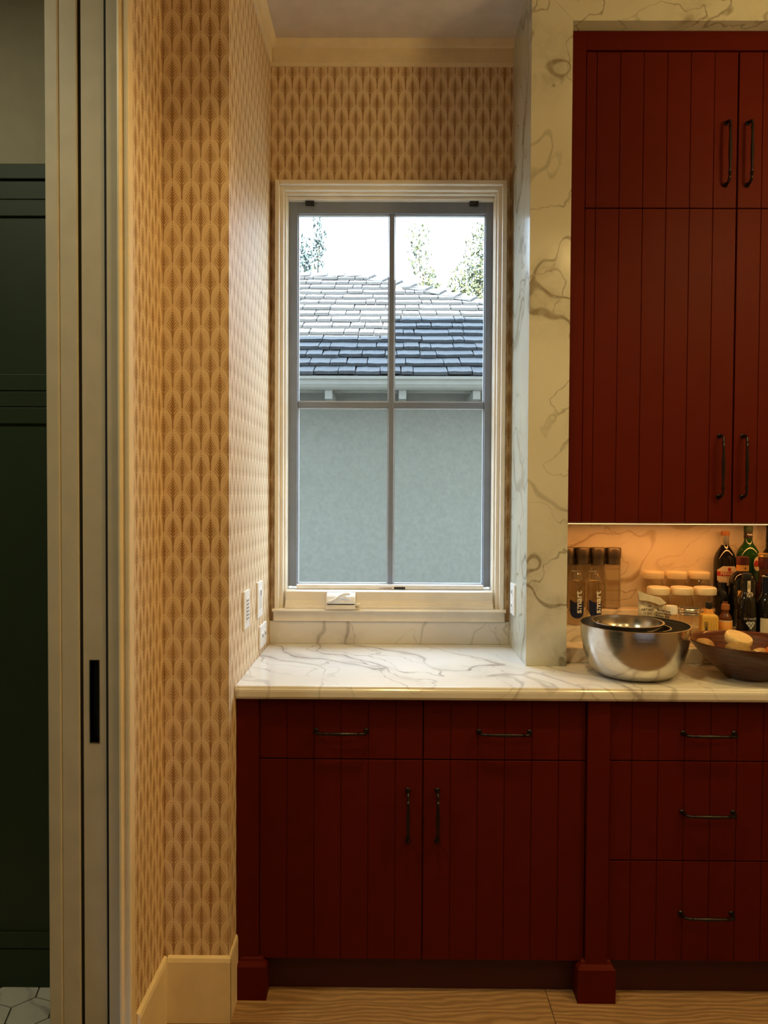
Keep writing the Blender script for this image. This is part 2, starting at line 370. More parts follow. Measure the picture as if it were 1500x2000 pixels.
# skirtings
bbp = [(0, 0), (.012, 0), (.012, .172), (.009, .182), (.004, .186), (0, .186)]
bm = bmesh.new(); extr(bm, [(YF-a, b) for a, b in bbp], XW+.012, XL+.006, 'X'); struct('baseboard_back', bm, M['cream'], 'tall cream skirting on the papered wall end', 'skirting')
bm = bmesh.new(); extr(bm, [(XW+a, b*.985) for a, b in bbp], 1.803, YF, 'Y'); struct('baseboard_left', bm, M['cream'], 'cream skirting receding beside the door casing', 'skirting')
bm = bmesh.new(); extr(bm, [(XL+a*.5, b) for a, b in bbp], YF-.006, CF+.03, 'Y'); struct('baseboard_niche', bm, M['cream'], 'sliver of cream skirting beside the base cabinet', 'skirting')

# door jamb with pocket door
jm = thing('trim_5', 'cream split door jamb with casing on both faces', 'door frame', (-.72, 1.78, 0), kind='structure')
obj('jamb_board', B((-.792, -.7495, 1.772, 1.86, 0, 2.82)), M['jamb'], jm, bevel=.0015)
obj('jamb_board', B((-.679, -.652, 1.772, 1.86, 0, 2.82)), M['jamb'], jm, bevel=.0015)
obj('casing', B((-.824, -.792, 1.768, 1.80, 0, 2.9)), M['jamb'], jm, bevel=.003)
bm = bmesh.new()
extr(bm, [(-.652, 1.770), (-.650, 1.764), (-.645, 1.7625), (-.641, 1.766), (-.640, 1.771), (-.631, 1.771), (-.628, 1.766), (-.624, 1.766), (-.622, 1.771), (-.622, 1.792), (-.652, 1.792)], 0, 2.9, 'Z')
obj('casing', bm, M['cream'], jm)
for sx0, sx1 in ((-.7493, -.7417), (-.6863, -.6792)): obj('gap_shade', B((sx0, sx1, 1.7795, 1.80, 0, 2.81)), M['dark'], jm)  # black strips stand in for the shade inside the pocket gaps
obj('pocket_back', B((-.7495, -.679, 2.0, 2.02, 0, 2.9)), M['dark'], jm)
obj('jamb_foot', B((-.826, -.806, 1.766, 1.80, 0, .03)), M['jamb'], jm, bevel=.004)
dr = thing('door_1', 'cream pocket door slid into the wall showing only its edge', 'door', (-.713, 1.785, .004), kind='structure')
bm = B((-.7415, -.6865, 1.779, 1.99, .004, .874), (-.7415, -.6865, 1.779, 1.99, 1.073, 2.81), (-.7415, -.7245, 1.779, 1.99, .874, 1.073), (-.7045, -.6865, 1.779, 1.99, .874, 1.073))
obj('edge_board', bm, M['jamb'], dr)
bm = bmesh.new(); frame(bm, -.7265, -.7025, .872, 1.075, .002, 1.7775, 1.800); bx(bm, -.7245, -.7045, 1.797, 1.800, .874, 1.073)
obj('edge_pull', bm, M['black'], dr)['label'] = 'black recessed edge pull'

# ------------------------------------------------------------------ window
wn = thing('window_1', 'tall four-pane casement window with grey sash and cream stepped casing', 'window', (0, YB, 1.01), kind='structure')
def ring(name, a, z1, wd, y0, y1, mat, z0=1.048, bev=.0015, ox=.001):
    bm = bmesh.new(); frame(bm, -a+ox, a+ox, z0, z1, wd, y0, y1, False); return obj(name, bm, mat, wn, bevel=bev)
ring('casing', .4235, 2.6270, .0165, 2.712, 2.735, M['winp'], bev=.003)
ring('casing', .4235, 2.6270, .0100, 2.7349, YB, M['winp'], bev=.001)
ring('casing_step', .4075, 2.6110, .0140, 2.730, 2.762, M['winp'], bev=.002)
ring('casing_step', .3960, 2.5990, .0100, 2.750, 2.80, M['winp'], bev=.002, z0=1.056)
ring('frame_liner', .3935, 2.5880, .0095, 2.768, 2.90, M['winp'], z0=1.056, bev=.001)
obj('apron', B((-.428, .430, 2.722, YB, 1.0095, 1.046)), M['winp'], wn, bevel=.002)
bm = bmesh.new(); extr(bm, [(YB+.01, 1.046), (2.708, 1.046), (2.704, 1.051), (2.708, 1.057), (YB+.01, 1.058)], -.43, .432, 'X'); obj('stool', bm, M['winp'], wn)
bm = bmesh.new(); extr(bm, [(2.86, 1.058), (2.716, 1.058), (2.718, 1.066), (2.724, 1.067), (2.727, 1.076), (2.733, 1.079), (2.736, 1.085), (2.736, 1.118), (2.742, 1.121), (2.86, 1.121)], -.384, .386, 'X')
obj('sill', bm, M['winp'], wn)
SY0, SY1 = 2.797, 2.830
GX0, GX1, MX0, MX1, GZ0, GZ1, MZ0, MZ1 = -.349, .358, -.0045, .0160, 1.139, 2.536, 1.810, 1.831
obj('sash_stile', B((-.3860, GX0, SY0, SY1, 1.131, 2.580)), M['sash'], wn, bevel=.002)
obj('sash_stile', B((GX1, .3880, SY0, SY1, 1.131, 2.580)), M['sash'], wn, bevel=.002)
obj('sash_rail', B((GX0, GX1, SY0, SY1, GZ1, 2.580)), M['sash'], wn, bevel=.002)
obj('sash_rail', B((GX0, GX1, SY0-.02, SY1, 1.122, GZ0)), M['white'], wn, bevel=.002)
obj('muntin', B((MX0, MX1, SY0+.004, SY1, GZ0, GZ1)), M['sash'], wn, bevel=.002)
obj('muntin', B((GX0, GX1, SY0+.006, SY1-.002, MZ0, MZ1)), M['sash'], wn, bevel=.002)
bm = bmesh.new()
for x0, x1 in ((GX0, MX0), (MX1, GX1)):
    for z0, z1 in ((GZ0, MZ0), (MZ1, GZ1)):
        obj('pane', B((x0+.001, x1-.001, 2.813, 2.817, z0+.001, z1-.001)), M['pane'], wn)
        frame(bm, x0+.0005, x1-.0005, z0+.0005, z1-.0005, .0035, 2.808, 2.825)
obj('glazing_bead', bm, M['bead'], wn)
for x in (-.303, .312): obj('clip', B((x-.0165, x+.0165, 2.780, 2.797, 2.563, 2.577)), M['black'], wn, bevel=.001)
bm = text_bm('A WARNING', .0085, at=(-.012, 1.1265), y=2.7765); obj('sticker_lettering', bm, M['maroon'], wn)
obj('sticker', B((.020, .062, 2.7755, 2.777, 1.1235, 1.1315)), M['black'], wn)
# crank
ck = thing('window_crank', 'off-white folding crank handle on the window sill', 'handle', (-.193, 2.712, 1.0585))
bm = bmesh.new(); extr(bm, [(-.231, 1.0585), (-.122, 1.0585), (-.122, 1.072), (-.125, 1.0745), (-.229, 1.0745), (-.231, 1.072)], 2.695, 2.735, 'Y'); obj('base', bm, M['winp'], ck, bevel=.002)
bm = bmesh.new(); extr(bm, [(2.734, 1.0785), (2.692, 1.0785), (2.690, 1.083), (2.700, 1.104), (2.712, 1.114), (2.734, 1.116)], -.229, -.123, 'X'); obj('cover', bm, M['white'], ck, bevel=.006, seg=3)
obj('gap', B((-.226, -.126, 2.700, 2.732, 1.0745, 1.0785)), M['black'], ck)
obj('arm', T([(-.218, 2.686, 1.088), (-.205, 2.684, 1.091), (-.190, 2.685, 1.099), (-.178, 2.688, 1.109), (-.165, 2.691, 1.1145), (-.150, 2.694, 1.116), (-.142, 2.694, 1.115)], [.004, .0048, .005, .0052, .0055, .0055, .004]), M['white'], ck, smooth=True)
obj('arm_cheek', T([(-.172, 2.690, 1.103), (-.160, 2.689, 1.106), (-.150, 2.688, 1.1), (-.142, 2.688, 1.096)], [.002, .0035, .003, .0015]), M['white'], ck, smooth=True)
obj('knob', B((-.122, -.105, 2.703, 2.719, 1.0685, 1.079), (-.122, -.107, 2.703, 2.722, 1.0585, 1.0645)), M['ivory'], ck, bevel=.002)

# wall plates
def plate(name, label, cat, xw, sx, y0, y1, z0, z1, kind):
    t = thing(name, label, cat, (xw, (y0+y1)/2, z0)); d = lambda a: xw+sx*a
    X = sorted((d(0), d(.007))); obj('face_plate', B((X[0], X[1], y0, y1, z0, z1)), M['white'], t, bevel=.0015)
    ym, zm = (y0+y1)/2, (z0+z1)/2
    X = sorted((d(.006), d(.009))); X2 = sorted((d(.007), d(.0098)))
    if kind == 'vent':
        obj('insert', B((X[0], X[1], ym-.018, ym+.018, zm-.035, zm+.035)), M['white'], t, bevel=.001)
        for k in range(6): obj('slot', B((X2[0], X2[1], ym-.014, ym+.014, zm-.030+k*.011, zm-.0255+k*.011)), M['vent'], t)
    elif kind == 'switch':
        obj('rocker', B((X[0], X[1], ym-.017, ym+.017, zm-.034, zm+.034)), M['white'], t, bevel=.001)
        obj('button', B((X2[0], X2[1], ym-.006, ym+.006, zm+.012, zm+.030)), M['ink'], t, bevel=.001)
        obj('groove', B((X2[0], X2[1], ym-.0015, ym+.0015, zm-.030, zm+.012)), M['vent'], t)
    else:
        hz = z1-z0 < y1-y0
        for s in (-1, 1):
            cy, cz = (ym+s*.026, zm) if hz else (ym, zm+s*.024)
            r = obj('receptacle', B((X[0], X[1], cy-.015, cy+.015, cz-.014, cz+.014)), M['white'], t, bevel=.003)
            obj('pin_slot', B((X2[0], X2[1], cy-.007, cy-.005, cz-.004, cz+.006), (X2[0], X2[1], cy+.005, cy+.007, cz-.004, cz+.006)), M['ink'], r)
    return t
plate('wall_plate', 'white slotted wall plate, nearest of three on the papered niche side', 'wall plate', XL, 1, 2.222, 2.305, 1.066, 1.183, 'vent')
plate('light_switch', 'white switch plate with a dark button, highest on the papered niche side', 'switch', XL, 1, 2.455, 2.540, 1.063, 1.183, 'switch')
plate('wall_outlet', 'white horizontal outlet just above the counter on the papered side', 'outlet', XL, 1, 2.50, 2.625, .950, 1.027, 'outlet')
plate('wall_outlet', 'white upright outlet on the marble niche side right of the window', 'outlet', XR, -1, 2.585, 2.665, 1.055, 1.165, 'outlet')

# ------------------------------------------------------------------ worktop and tiered ledge
bm = bmesh.new()
extr(bm, [(2.745, CT), (CF+.010, CT), (CF+.007, CT-.001), (CF+.005, CT-.004), (CF+.004, CT-.007), (CF+.001, CT-.010), (CF, CT-.016), (CF, CT-.030), (CF+.003, CT-.036), (CF+.008, CT-.039), (2.745, CT-.039)], XL+.001, 1.83, 'X')
tag(obj('countertop', bm, M['counter']), 'long white marble worktop with grey-gold veins over the red base cabinets', 'countertop')
lg = thing('stepped_ledge', 'three-step marble ledge behind the bowls carrying bottles and jars', 'ledge', (.58, 2.437, CT))
for i, (ya, z1) in enumerate(((2.437, .975), (2.546, 1.025), (2.650, 1.070))):
    obj('step', B((.5795, 1.6895, ya, (2.546, 2.650, 2.7325)[i], CT, z1)), M['splash'], lg, bevel=.0025)

# ------------------------------------------------------------------ cabinets
YD = 2.142
def pull_mesh(Ln):
    a = Ln/2-.006; bm = bmesh.new()
    P = [(-a, 0, 0), (-a, -.010, 0), (-a+.001, -.020, 0), (-a+.006, -.028, 0), (-a+.014, -.032, 0), (-a+.024, -.032, 0)]
    R = [.0062, .0045, .0042, .0048, .0042, .0036]
    g0 = a-.024; n = 10
    for i in range(n+1):
        x = -g0+2*g0*i/n; P.append((x+(.0005 if i == 0 else 0), -.032-.0015*math.cos(PI*(x/g0)/2), 0)); R.append(.0058 if i in (0, n) else .0036+.0022*math.cos(PI*(x/g0)/2)**2)
    P += [(-p[0], p[1], p[2]) for p in P[5::-1]]; R += R[5::-1]
    tube(bm, P, R, 12)
    for s in (-1, 1): lathe_y(bm, s*a, .0085)
    return bm
def lathe_y(bm, x, r):
    pts = [(x, 0, 0), (x, -.002, 0), (x, -.0045, 0)]; tube(bm, pts, [r, r, r*.7], 14)
def pulls():
    out = {}
    for k, Ln in (('short', .160), ('long', .212)):
        for v in ('h', 'v'):
            bm = pull_mesh(Ln)
            if v == 'v': bmesh.ops.rotate(bm, verts=bm.verts, cent=(0, 0, 0), matrix=Matrix.Rotation(PI/2, 3, 'Y'))
            bmesh.ops.recalc_face_normals(bm, faces=bm.faces)
            me = bpy.data.meshes.new('pull'); bm.to_mesh(me); bm.free(); me.materials.append(M['iron'])
            for p in me.polygons: p.use_smooth = True
            out[k, v] = me
    return out
PULL = pulls(); PLK = {}
def front(name, cab, x0, x1, z0, z1, yf, grooves, pulls_):
    """a door or drawer front: backing panel, proud planks, handles"""
    o = obj(name, B((x0, x1, yf+.004, yf+.022, z0, z1)), M['red'], cab)
    xs = [x0]+list(grooves)+[x1]
    for a, b in zip(xs, xs[1:]):
        wdt = b-a; key = (round(wdt, 4), round(z1-z0, 4))
        if key not in PLK:
            q = obj('plank', B((-wdt/2+.0006, wdt/2-.0006, 0, .0045, 0, z1-z0)), M['red'], o, world=False); PLK[key] = q.data
        else: q = obj('plank', PLK[key], None, o)
        bv = q.modifiers.new('bevel', 'BEVEL'); bv.width = .0014; bv.segments = 2
        q.location = Vector(((a+b)/2, yf, z0))-Vector(cab.location)
    for k, v, x, z in pulls_:
        h = obj('handle', PULL[k, v], None, o); h.location = Vector((x, yf, z))-Vector(cab.location)
    return o
def eq(x0, x1, n): return [x0+(x1-x0)*i/n for i in range(1, n)]
bc = thing('base_cabinet', 'dark red two-door base cabinet under the window with beadboard fronts', 'cabinet', (0, YD, 0))
obj('carcass', B((XL, .5795, YD+.023, 2.72, .105, CT-.039), ), M['redin'], bc)
obj('stile', B((XL+.001, -.377, 2.134, YD+.023, .10, CT-.039)), M['red'], bc, bevel=.001)
obj('top_rail', B((-.377, .5795, YD+.002, YD+.023, .8795, CT-.039)), M['red'], bc)
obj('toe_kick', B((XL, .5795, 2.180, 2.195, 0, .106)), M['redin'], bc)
gl, gr = eq(-.376, .1015, 6), eq(.1045, .5785, 6)
front('drawer', bc, -.376, .1015, .7065, .8785, YD, gl, [('short', 'h', -.137, .789)])
front('drawer', bc, .1045, .5785, .7065, .8785, YD, gr, [('short', 'h', .340, .789)])
front('door', bc, -.376, .1015, .111, .7030, YD, gl, [('short', 'v', .0597, .541)])
front('door', bc, .1045, .5785, .111, .7030, YD, gr, [('short', 'v', .1457, .541)])
def foot(cab, x0, x1):
    bm = bmesh.new(); h = .120; c = (x0+x1)/2
    prof = [(0, 0), (0, h-.022), (.004, h-.017), (.010, h-.010), (.012, h-.003), (.016, h)]
    rings = [[bm.verts.new(v) for v in ((x0+d, 2.118+d, z), (x1-d, 2.118+d, z), (x1-d, 2.19, z), (x0+d, 2.19, z))] for d, z in prof]
    for a, b in zip(rings, rings[1:]):
        for i in range(4): bm.faces.new((a[i], a[(i+1) % 4], b[(i+1) % 4], b[i]))
    bm.faces.new(rings[-1]); bm.faces.new(rings[0][::-1]); return obj('foot', bm, M['red'], cab)
foot(bc, XL+.001, -.352)
def pilaster(label, x0, x1):
    p = thing('cabinet_pilaster', label, 'post', ((x0+x1)/2, 2.128, 0), 'red posts between the base cabinets')
    obj('post', B((x0+.0005, x1-.0005, 2.128, 2.20, .10, CT-.039)), M['red'], p, bevel=.0015)
    foot(p, x0-.0235, x1+.0215); return p
pilaster('dark red square post on a block foot between the doors and drawers', .5800, .6455)
pilaster('dark red square post to the right of the drawer bank', 1.2265, 1.292)
pilaster('dark red square post at the far right end of the counter', 1.752, 1.8175)
dc = thing('drawer_cabinet', 'dark red three-drawer base cabinet under the bowls', 'cabinet', (.936, YD, 0))
obj('carcass', B((.6465, 1.2255, YD+.023, 2.72, .105, CT-.039)), M['redin'], dc)
obj('top_rail', B((.6475, 1.2250, YD+.002, YD+.023, .8795, CT-.039)), M['red'], dc)
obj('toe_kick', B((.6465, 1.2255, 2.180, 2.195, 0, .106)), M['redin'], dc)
gd = [.713+.0765*i for i in range(7)]
for z0, z1, zh in ((.7075, .8785, .789), (.4130, .7045, .556), (.114, .4095, .257)):
    front('drawer', dc, .648, 1.2245, z0, z1, YD, gd, [('short', 'h', .936, zh)])
ec = thing('base_cabinet', 'dark red single-door base cabinet at the right end past the drawers', 'cabinet', (1.52, YD, 0))
obj('carcass', B((1.293, 1.751, YD+.023, 2.72, .105, CT-.039)), M['redin'], ec)
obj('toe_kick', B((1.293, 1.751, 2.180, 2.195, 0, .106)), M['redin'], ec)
front('drawer', ec, 1.294, 1.750, .7065, .8785, YD, eq(1.294, 1.75, 6), [('short', 'h', 1.522, .789)])
front('door', ec, 1.294, 1.750, .111, .7030, YD, eq(1.294, 1.75, 6), [('short', 'v', 1.34, .541)])
# wall cabinet
YU = 2.443
uc = thing('wall_cabinet', 'tall dark red wall cabinet with beadboard doors in the marble surround', 'cabinet', (1.13, YU, 1.392))
obj('carcass', B((.580, 1.689, YU+.023, 2.732, 1.400, 2.990)), M['redin'], uc)
obj('stile', B((.580, .6355, YU-.002, YU+.023, 1.392, 2.993)), M['red'], uc, bevel=.001)
obj('stile', B((1.6315, 1.689, YU-.002, YU+.023, 1.392, 2.993)), M['red'], uc, bevel=.001)
obj('top_rail', B((.6355, 1.6315, YU-.002, YU+.023, 2.932, 2.993)), M['red'], uc, bevel=.001)
obj('shadow_gap', B((.6365, 1.6305, YU+.020, YU+.023, 1.400, 2.932)), M['dark'], uc)
gu1 = [.671+.0767*i for i in range(6)]; gu2 = [1.1355+.0767*i for i in range(1, 7)]
front('door', uc, .637, 1.1305, 2.4235, 2.926, YU, gu1, [('long', 'v', 1.0935, 2.597)])
front('door', uc, 1.1345, 1.630, 2.4235, 2.926, YU, gu2, [('long', 'v', 1.1645, 2.597)])
front('door', uc, .637, 1.1305, 1.392, 2.4205, YU, gu1, [('long', 'v', 1.0875, 1.579)])
front('door', uc, 1.1345, 1.630, 1.392, 2.4205, YU, gu2, [('long', 'v', 1.1645, 1.579)])
obj('bottom_panel', B((.580, 1.689, YU+.023, 2.732, 1.392, 1.400)), M['red'], uc)
# under-cabinet lamp
lb = thing('light_bar', 'warm light strip under the red wall cabinet', 'lamp', (1.13, 2.60, 1.385))
obj('housing', B((.62, 1.65, 2.60, 2.622, 1.382, 1.392)), M['white'], lb)
obj('diffuser', B((.625, 1.645, 2.603, 2.619, 1.3805, 1.382)), M['strip'], lb)
ld = bpy.data.lights.new('strip_light', 'AREA'); ld.shape = 'RECTANGLE'; ld.size = 1.0; ld.size_y = .014; ld.energy = STRIP; ld.color = (1, .37, .07)
lo = bpy.data.objects.new('strip_light', ld); C.objects.link(lo); lo.parent = lb; lo.location = (0.005, .011, -.0065)
# green cabinetry beyond the doorway
gc = thing('green_cabinet', 'tall dark green panelled cabinet in the room beyond the doorway', 'cabinet', (-1.6, 2.17, 0))
obj('carcass', B((-2.9, -.815, 2.178, 2.198, 0, 2.438)), M['green'], gc)
obj('cornice', B((-2.9, -.815, 2.160, 2.178, 2.394, 2.438)), M['green'], gc, bevel=.002)
obj('frieze', B((-2.9, -.815, 2.168, 2.178, 2.338, 2.391)), M['green'], gc, bevel=.002)
obj('plinth', B((-2.9, -.815, 2.165, 2.178, .001, .117)), M['green'], gc, bevel=.002)
for x0, x1 in ((-1.66, -.815), (-2.52, -1.665)):
    for z0, z1 in ((1.780, 2.335), (.120, 1.731)):
        o = obj('door', B((x0, x1, 2.170, 2.178, z0, z1)), M['green'], gc)
        bm = bmesh.new(); frame(bm, x0, x1, z0, z1, .048, 2.162, 2.170); obj('door_frame', bm, M['green'], o, bevel=.002)
obj('mid_rail', B((-2.9, -.815, 2.164, 2.178, 1.7335, 1.7775)), M['green'], gc, bevel=.001)

# ceiling lights (recessed, outside the frame; rear pair and doorway room's are added fill)
def downlight(label, x, y, e, col=WARM, size=.10, spread=110):
    t = thing('ceiling_light', label, 'lamp', (x, y, ZC), 'recessed ceiling lights')
    obj('trim_ring', L([(.045, -.001), (.046, -.004), (.062, -.004), (.064, 0), (.045, 0)], 24), M['white'], t, world=False, smooth=True)
    obj('diffuser', L([(0, -.0012), (.045, -.0012), (.045, -.0008), (0, -.0008)], 24), M['bulb'], t, world=False)
    d = bpy.data.lights.new('downlight', 'AREA'); d.shape = 'DISK'; d.size = size; d.energy = e; d.color = col; d.spread = math.radians(spread)
    o = bpy.data.objects.new('downlight', d); C.objects.link(o); o.parent = t; o.location = (0, 0, -.012)
downlight('recessed ceiling light in front of the window counter', 0.05, 1.45, DOWN)
downlight('recessed ceiling light in front of the wall cabinet', 1.20, 1.45, DOWN*.7)
downlight('added ceiling fill light behind the viewer on the left', 0.05, -.3, BACK, spread=170)
downlight('added ceiling fill light behind the viewer on the right', 1.25, -.3, BACK, spread=170)
downlight('added ceiling fill light in the room beyond the doorway', -1.6, .9, GREENROOM, (.95, .92, .62), spread=170)

def pendant(label, x, y, z):  # invented fixtures, added out of view to brighten the upper niche
    t = thing('fill_pendant', label, 'lamp', (x, y, z))
    obj('globe', L([(0, -.095)]+[(.095*math.sin(PI*i/16), -.095*math.cos(PI*i/16)) for i in range(1, 15)]+[(.035, .09)], 32), M['globe'], t, world=False, smooth=True)
    obj('fitting', L([(.036, .085), (.040, .088), (.040, .12), (.012, .14), (0, .14)], 24), M['iron'], t, world=False, smooth=True)
    obj('rod', T([(0, 0, .13), (0, 0, ZC-z)], .005), M['iron'], t, world=False)
pendant('added globe fill lamp out of view in front of the wall cabinet', 1.50, 1.42, 2.55)
pendant('added globe fill lamp out of view farther right', 2.15, .60, 2.55)

# ------------------------------------------------------------------ things on the counter
def bowl(bm, ro, h, rb, th, seg=64, flare=1.0, lip=.003):
    prof = [(0, .0)]; n = 14
    prof += [(rb, 0)]
    for i in range(1, n+1):
        f = i/n; a = f*PI/2
        prof.append((rb+(ro-rb)*math.sin(a)**flare, h*(1-math.cos(a))**.92 if flare < 1.2 else h*f))
    prof[-1] = (ro, h)
    top = [(ro+lip, h), (ro+lip, h+.002), (ro-th, h+.002)]
    inner = [(max(r-th, 0), z+th) for r, z in prof[2:-1]][::-1]+[(rb-th, th), (0, th)]
    lathe(bm, prof+top+inner, seg)
sb = thing('mixing_bowl', 'largest stainless steel mixing bowl on the counter, holding two smaller bowls', 'bowl', (.763, 2.285, CT))
bm = bmesh.new(); bowl(bm, .163, .158, .088, .0015, 72, .8, .004); obj('shell', bm, M['steel'], sb, world=False, smooth=True)
s2 = thing('mixing_bowl', 'topmost small steel bowl nested tilted inside the largest bowl', 'bowl', (.737, 2.272, CT+.102))
bm = bmesh.new(); bowl(bm, .103, .066, .045, .001, 56, .85, .005); obj('shell', bm, M['steel'], s2, world=False, smooth=True); s2.rotation_euler = (.02, .0, 0)
s3 = thing('mixing_bowl', 'middle steel bowl between the largest and topmost bowls', 'bowl', (.756, 2.283, CT+.012))
bm = bmesh.new(); bowl(bm, .107, .140, .055, .001, 56, .85, .004); obj('shell', bm, M['steel'], s3, world=False, smooth=True); s3.rotation_euler = (.0, .03, 0)
wb = thing('wooden_bowl', 'dark turned wooden bowl of fruit and roots beside the steel bowls', 'bowl', (1.108, 2.262, CT))
prof = [(0, 0), (.062, 0), (.066, .003), (.085, .018), (.112, .042), (.138, .068), (.160, .092), (.171, .106), (.1735, .110), (.1725, .113), (.168, .112), (.156, .096), (.134, .073), (.108, .048), (.080, .026), (.055, .015), (0, .012)]
obj('shell', L(prof, 72), M['wood'], wb, world=False, smooth=True)
def blob(name, label, cat, mat, c, r, rot=(0, 0, 0), amp=.06, sq=2.0, group=None):
    bm = bmesh.new(); bmesh.ops.create_icosphere(bm, subdivisions=4, radius=1)
    ph = random.uniform(0, 9)
    for v in bm.verts:
        p = v.co.copy(); n = 1+amp*(math.sin(3*p.x+ph)*math.cos(2.3*p.y+ph)+.4*math.sin(5*p.z+2*p.x+ph))
        if sq != 2.0:
            nn = (abs(p.x)**2+abs(p.y)**2)**.5; q = (nn**sq+abs(p.z)**sq)**(1/sq); p /= max(q, .01)
        v.co = Vector((p.x*r[0], p.y*r[1], p.z*r[2]))*n
    o = obj(name, bm, mat, smooth=True); o.location = c; o.rotation_euler = rot; return tag(o, label, cat, group)
Z0 = CT
blob('potato', 'small tan potato at the left rim of the wooden bowl', 'potato', M['potato'], (.985, 2.290, Z0+.092), (.030, .024, .022), (0, .5, .2))
blob('potato', 'larger brownish-green potato at the front of the wooden bowl', 'potato', M['kiwi'], (1.058, 2.225, Z0+.089), (.040, .028, .026), (0, .12, .1))
blob('potato', 'brown potato buried under the fruit in the wooden bowl', 'potato', M['potato'], (1.075, 2.29, Z0+.045), (.045, .033, .028))
blob('potato', 'brown potato low on the right in the wooden bowl', 'potato', M['potato'], (1.155, 2.285, Z0+.060), (.036, .030, .024), (0, 0, .6))
lem = thing('half_lemon', 'pale yellow cut lemon lying on top in the wooden bowl', 'lemon', (1.098, 2.315, Z0+.102)); lem.rotation_euler = (.30, .16, 0); lem.scale = (.92, .92, .92)
bm = bmesh.new(); lathe(bm, [(0, -.022), (.026, -.020), (.040, -.010), (.045, .004), (.044, .016), (.041, .0195), (0, .0195)], 32); obj('rind', bm, M['lemon'], lem, world=False, smooth=True)
obj('flesh', L([(0, .0205), (.037, .0205), (.037, .019), (0, .019)], 32), M['peel'], lem, world=False)
blob('orange', 'small orange fruit at the right front of the wooden bowl', 'orange', M['orange'], (1.168, 2.215, Z0+.083), (.032, .032, .029), amp=.01)
bm = bmesh.new()
for i in range(46):
    a = random.uniform(0, 2*PI); c = Vector((1.112+random.uniform(-.045, .045), 2.205+random.uniform(-.02, .05), Z0+.070+random.uniform(-.012, .018)))
    pts = []; d = Vector((math.cos(a), math.sin(a), random.uniform(-.3, .5)))*.012
    for kk in range(5): pts.append(c+d*(kk-2)*.6+Vector((0, 0, .005*math.sin(kk*1.9+i)))+Vector((-d.y, d.x, 0))*.5*math.sin(kk*1.3+i))
    tube(bm, pts, [.0008, .0018, .0022, .0018, .0008], 5)
tag(obj('ginger_peelings', bm, M['peel'], smooth=True), 'heap of pale dried peelings beside the orange in the bowl', 'peel', kind='stuff')

# screw-lid jars
def make_jar(label, loc):
    t = thing('storage_jar', label, 'jar', loc, 'clear screw-lid jars on the ledge')
    obj('body', L([(0, .001), (.033, .001), (.037, .006), (.038, .045), (.038, .082), (.036, .096), (.031, .105), (.030, .112)], 32), M['jar'], t, world=False, smooth=True)
    obj('lid', L([(0, .110), (.0375, .110), (.0385, .112), (.0385, .130), (.037, .134), (.034, .136), (.033, .1345), (0, .1345)], 40), M['ivory'], t, world=False, smooth=True)
    return t
j0 = make_jar('clear jar with tan lid at the left end of the back row', (.966, 2.696, 1.070))
for x, y, z, lb_ in ((1.050, 2.696, 1.070, 'clear jar with tan lid in the middle of the back row'), (1.133, 2.696, 1.070, 'clear jar with tan lid in the back row nearest the tall bottles'),
                     (.950, 2.598, 1.025, 'clear jar with tan lid behind the paper bag'), (1.033, 2.598, 1.025, 'clear jar with tan lid behind the lidless glass jar'),
                     (1.114, 2.598, 1.025, 'clear jar with tan lid behind the black-capped yellow bottle')):
    copy_tree(j0, (x, y, z), lb_)
t = thing('spice_jar', 'small jar with bright white lid beside the paper bag', 'jar', (.9595, 2.503, .975))
obj('body', L([(0, .001), (.018, .001), (.020, .004), (.020, .100), (.017, .108)], 24), M['jar'], t, world=False, smooth=True)
obj('lid', L([(0, .106), (.0215, .106), (.0215, .128), (.019, .133), (0, .134)], 28), M['white'], t, world=False, smooth=True)
t = thing('glass_jar', 'lidless clear glass jar with threaded rim beside the yellow bottle', 'jar', (1.018, 2.495, .975))
obj('body', L([(0, .001), (.031, .001), (.036, .006), (.037, .085), (.034, .098), (.033, .104)], 36), M['jar'], t, world=False, smooth=True)
obj('rim', L([(.033, .104), (.036, .105), (.036, .109), (.034, .111), (.036, .114), (.036, .118), (.034, .120), (.036, .124), (.034, .127), (.032, .127), (.032, .104)], 36), M['foil'], t, world=False, smooth=True)

# tall water carafes with metal caps
def make_carafe(label, loc):
    t = thing('water_carafe', label, 'carafe', loc, 'tall capped glass carafes')
    obj('body', L([(0, 0), (.024, 0), (.027, .003), (.027, .172), (.025, .183)], 32), M['pet'], t, world=False, smooth=True)
    obj('water', L([(0, .004), (.0245, .004), (.0255, .008), (.0255, .160), (0, .160)], 32), M['water'], t, world=False, smooth=True)
    obj('collar', L([(.0235, .161), (.0262, .161), (.0262, .184), (.0235, .184)], 32), M['cap'], t, world=False, smooth=True)
    obj('cap', L([(0, .184), (.0272, .184), (.0278, .186), (.0278, .219), (.026, .221), (0, .221)], 32), M['cap'], t, world=False, smooth=True)
    return t
c0 = make_carafe('glass carafe of water with bronze cap, standing clear of the others on the right', (.819, 2.692, 1.070))
for x, lb_ in ((.7625, 'glass carafe with bronze cap, second from the right of four'), (.706, 'glass carafe with bronze cap, third from the right of four'), (.6495, 'glass carafe with bronze cap, nearest the marble pilaster')):
    copy_tree(c0, (x, 2.692, 1.070), lb_)

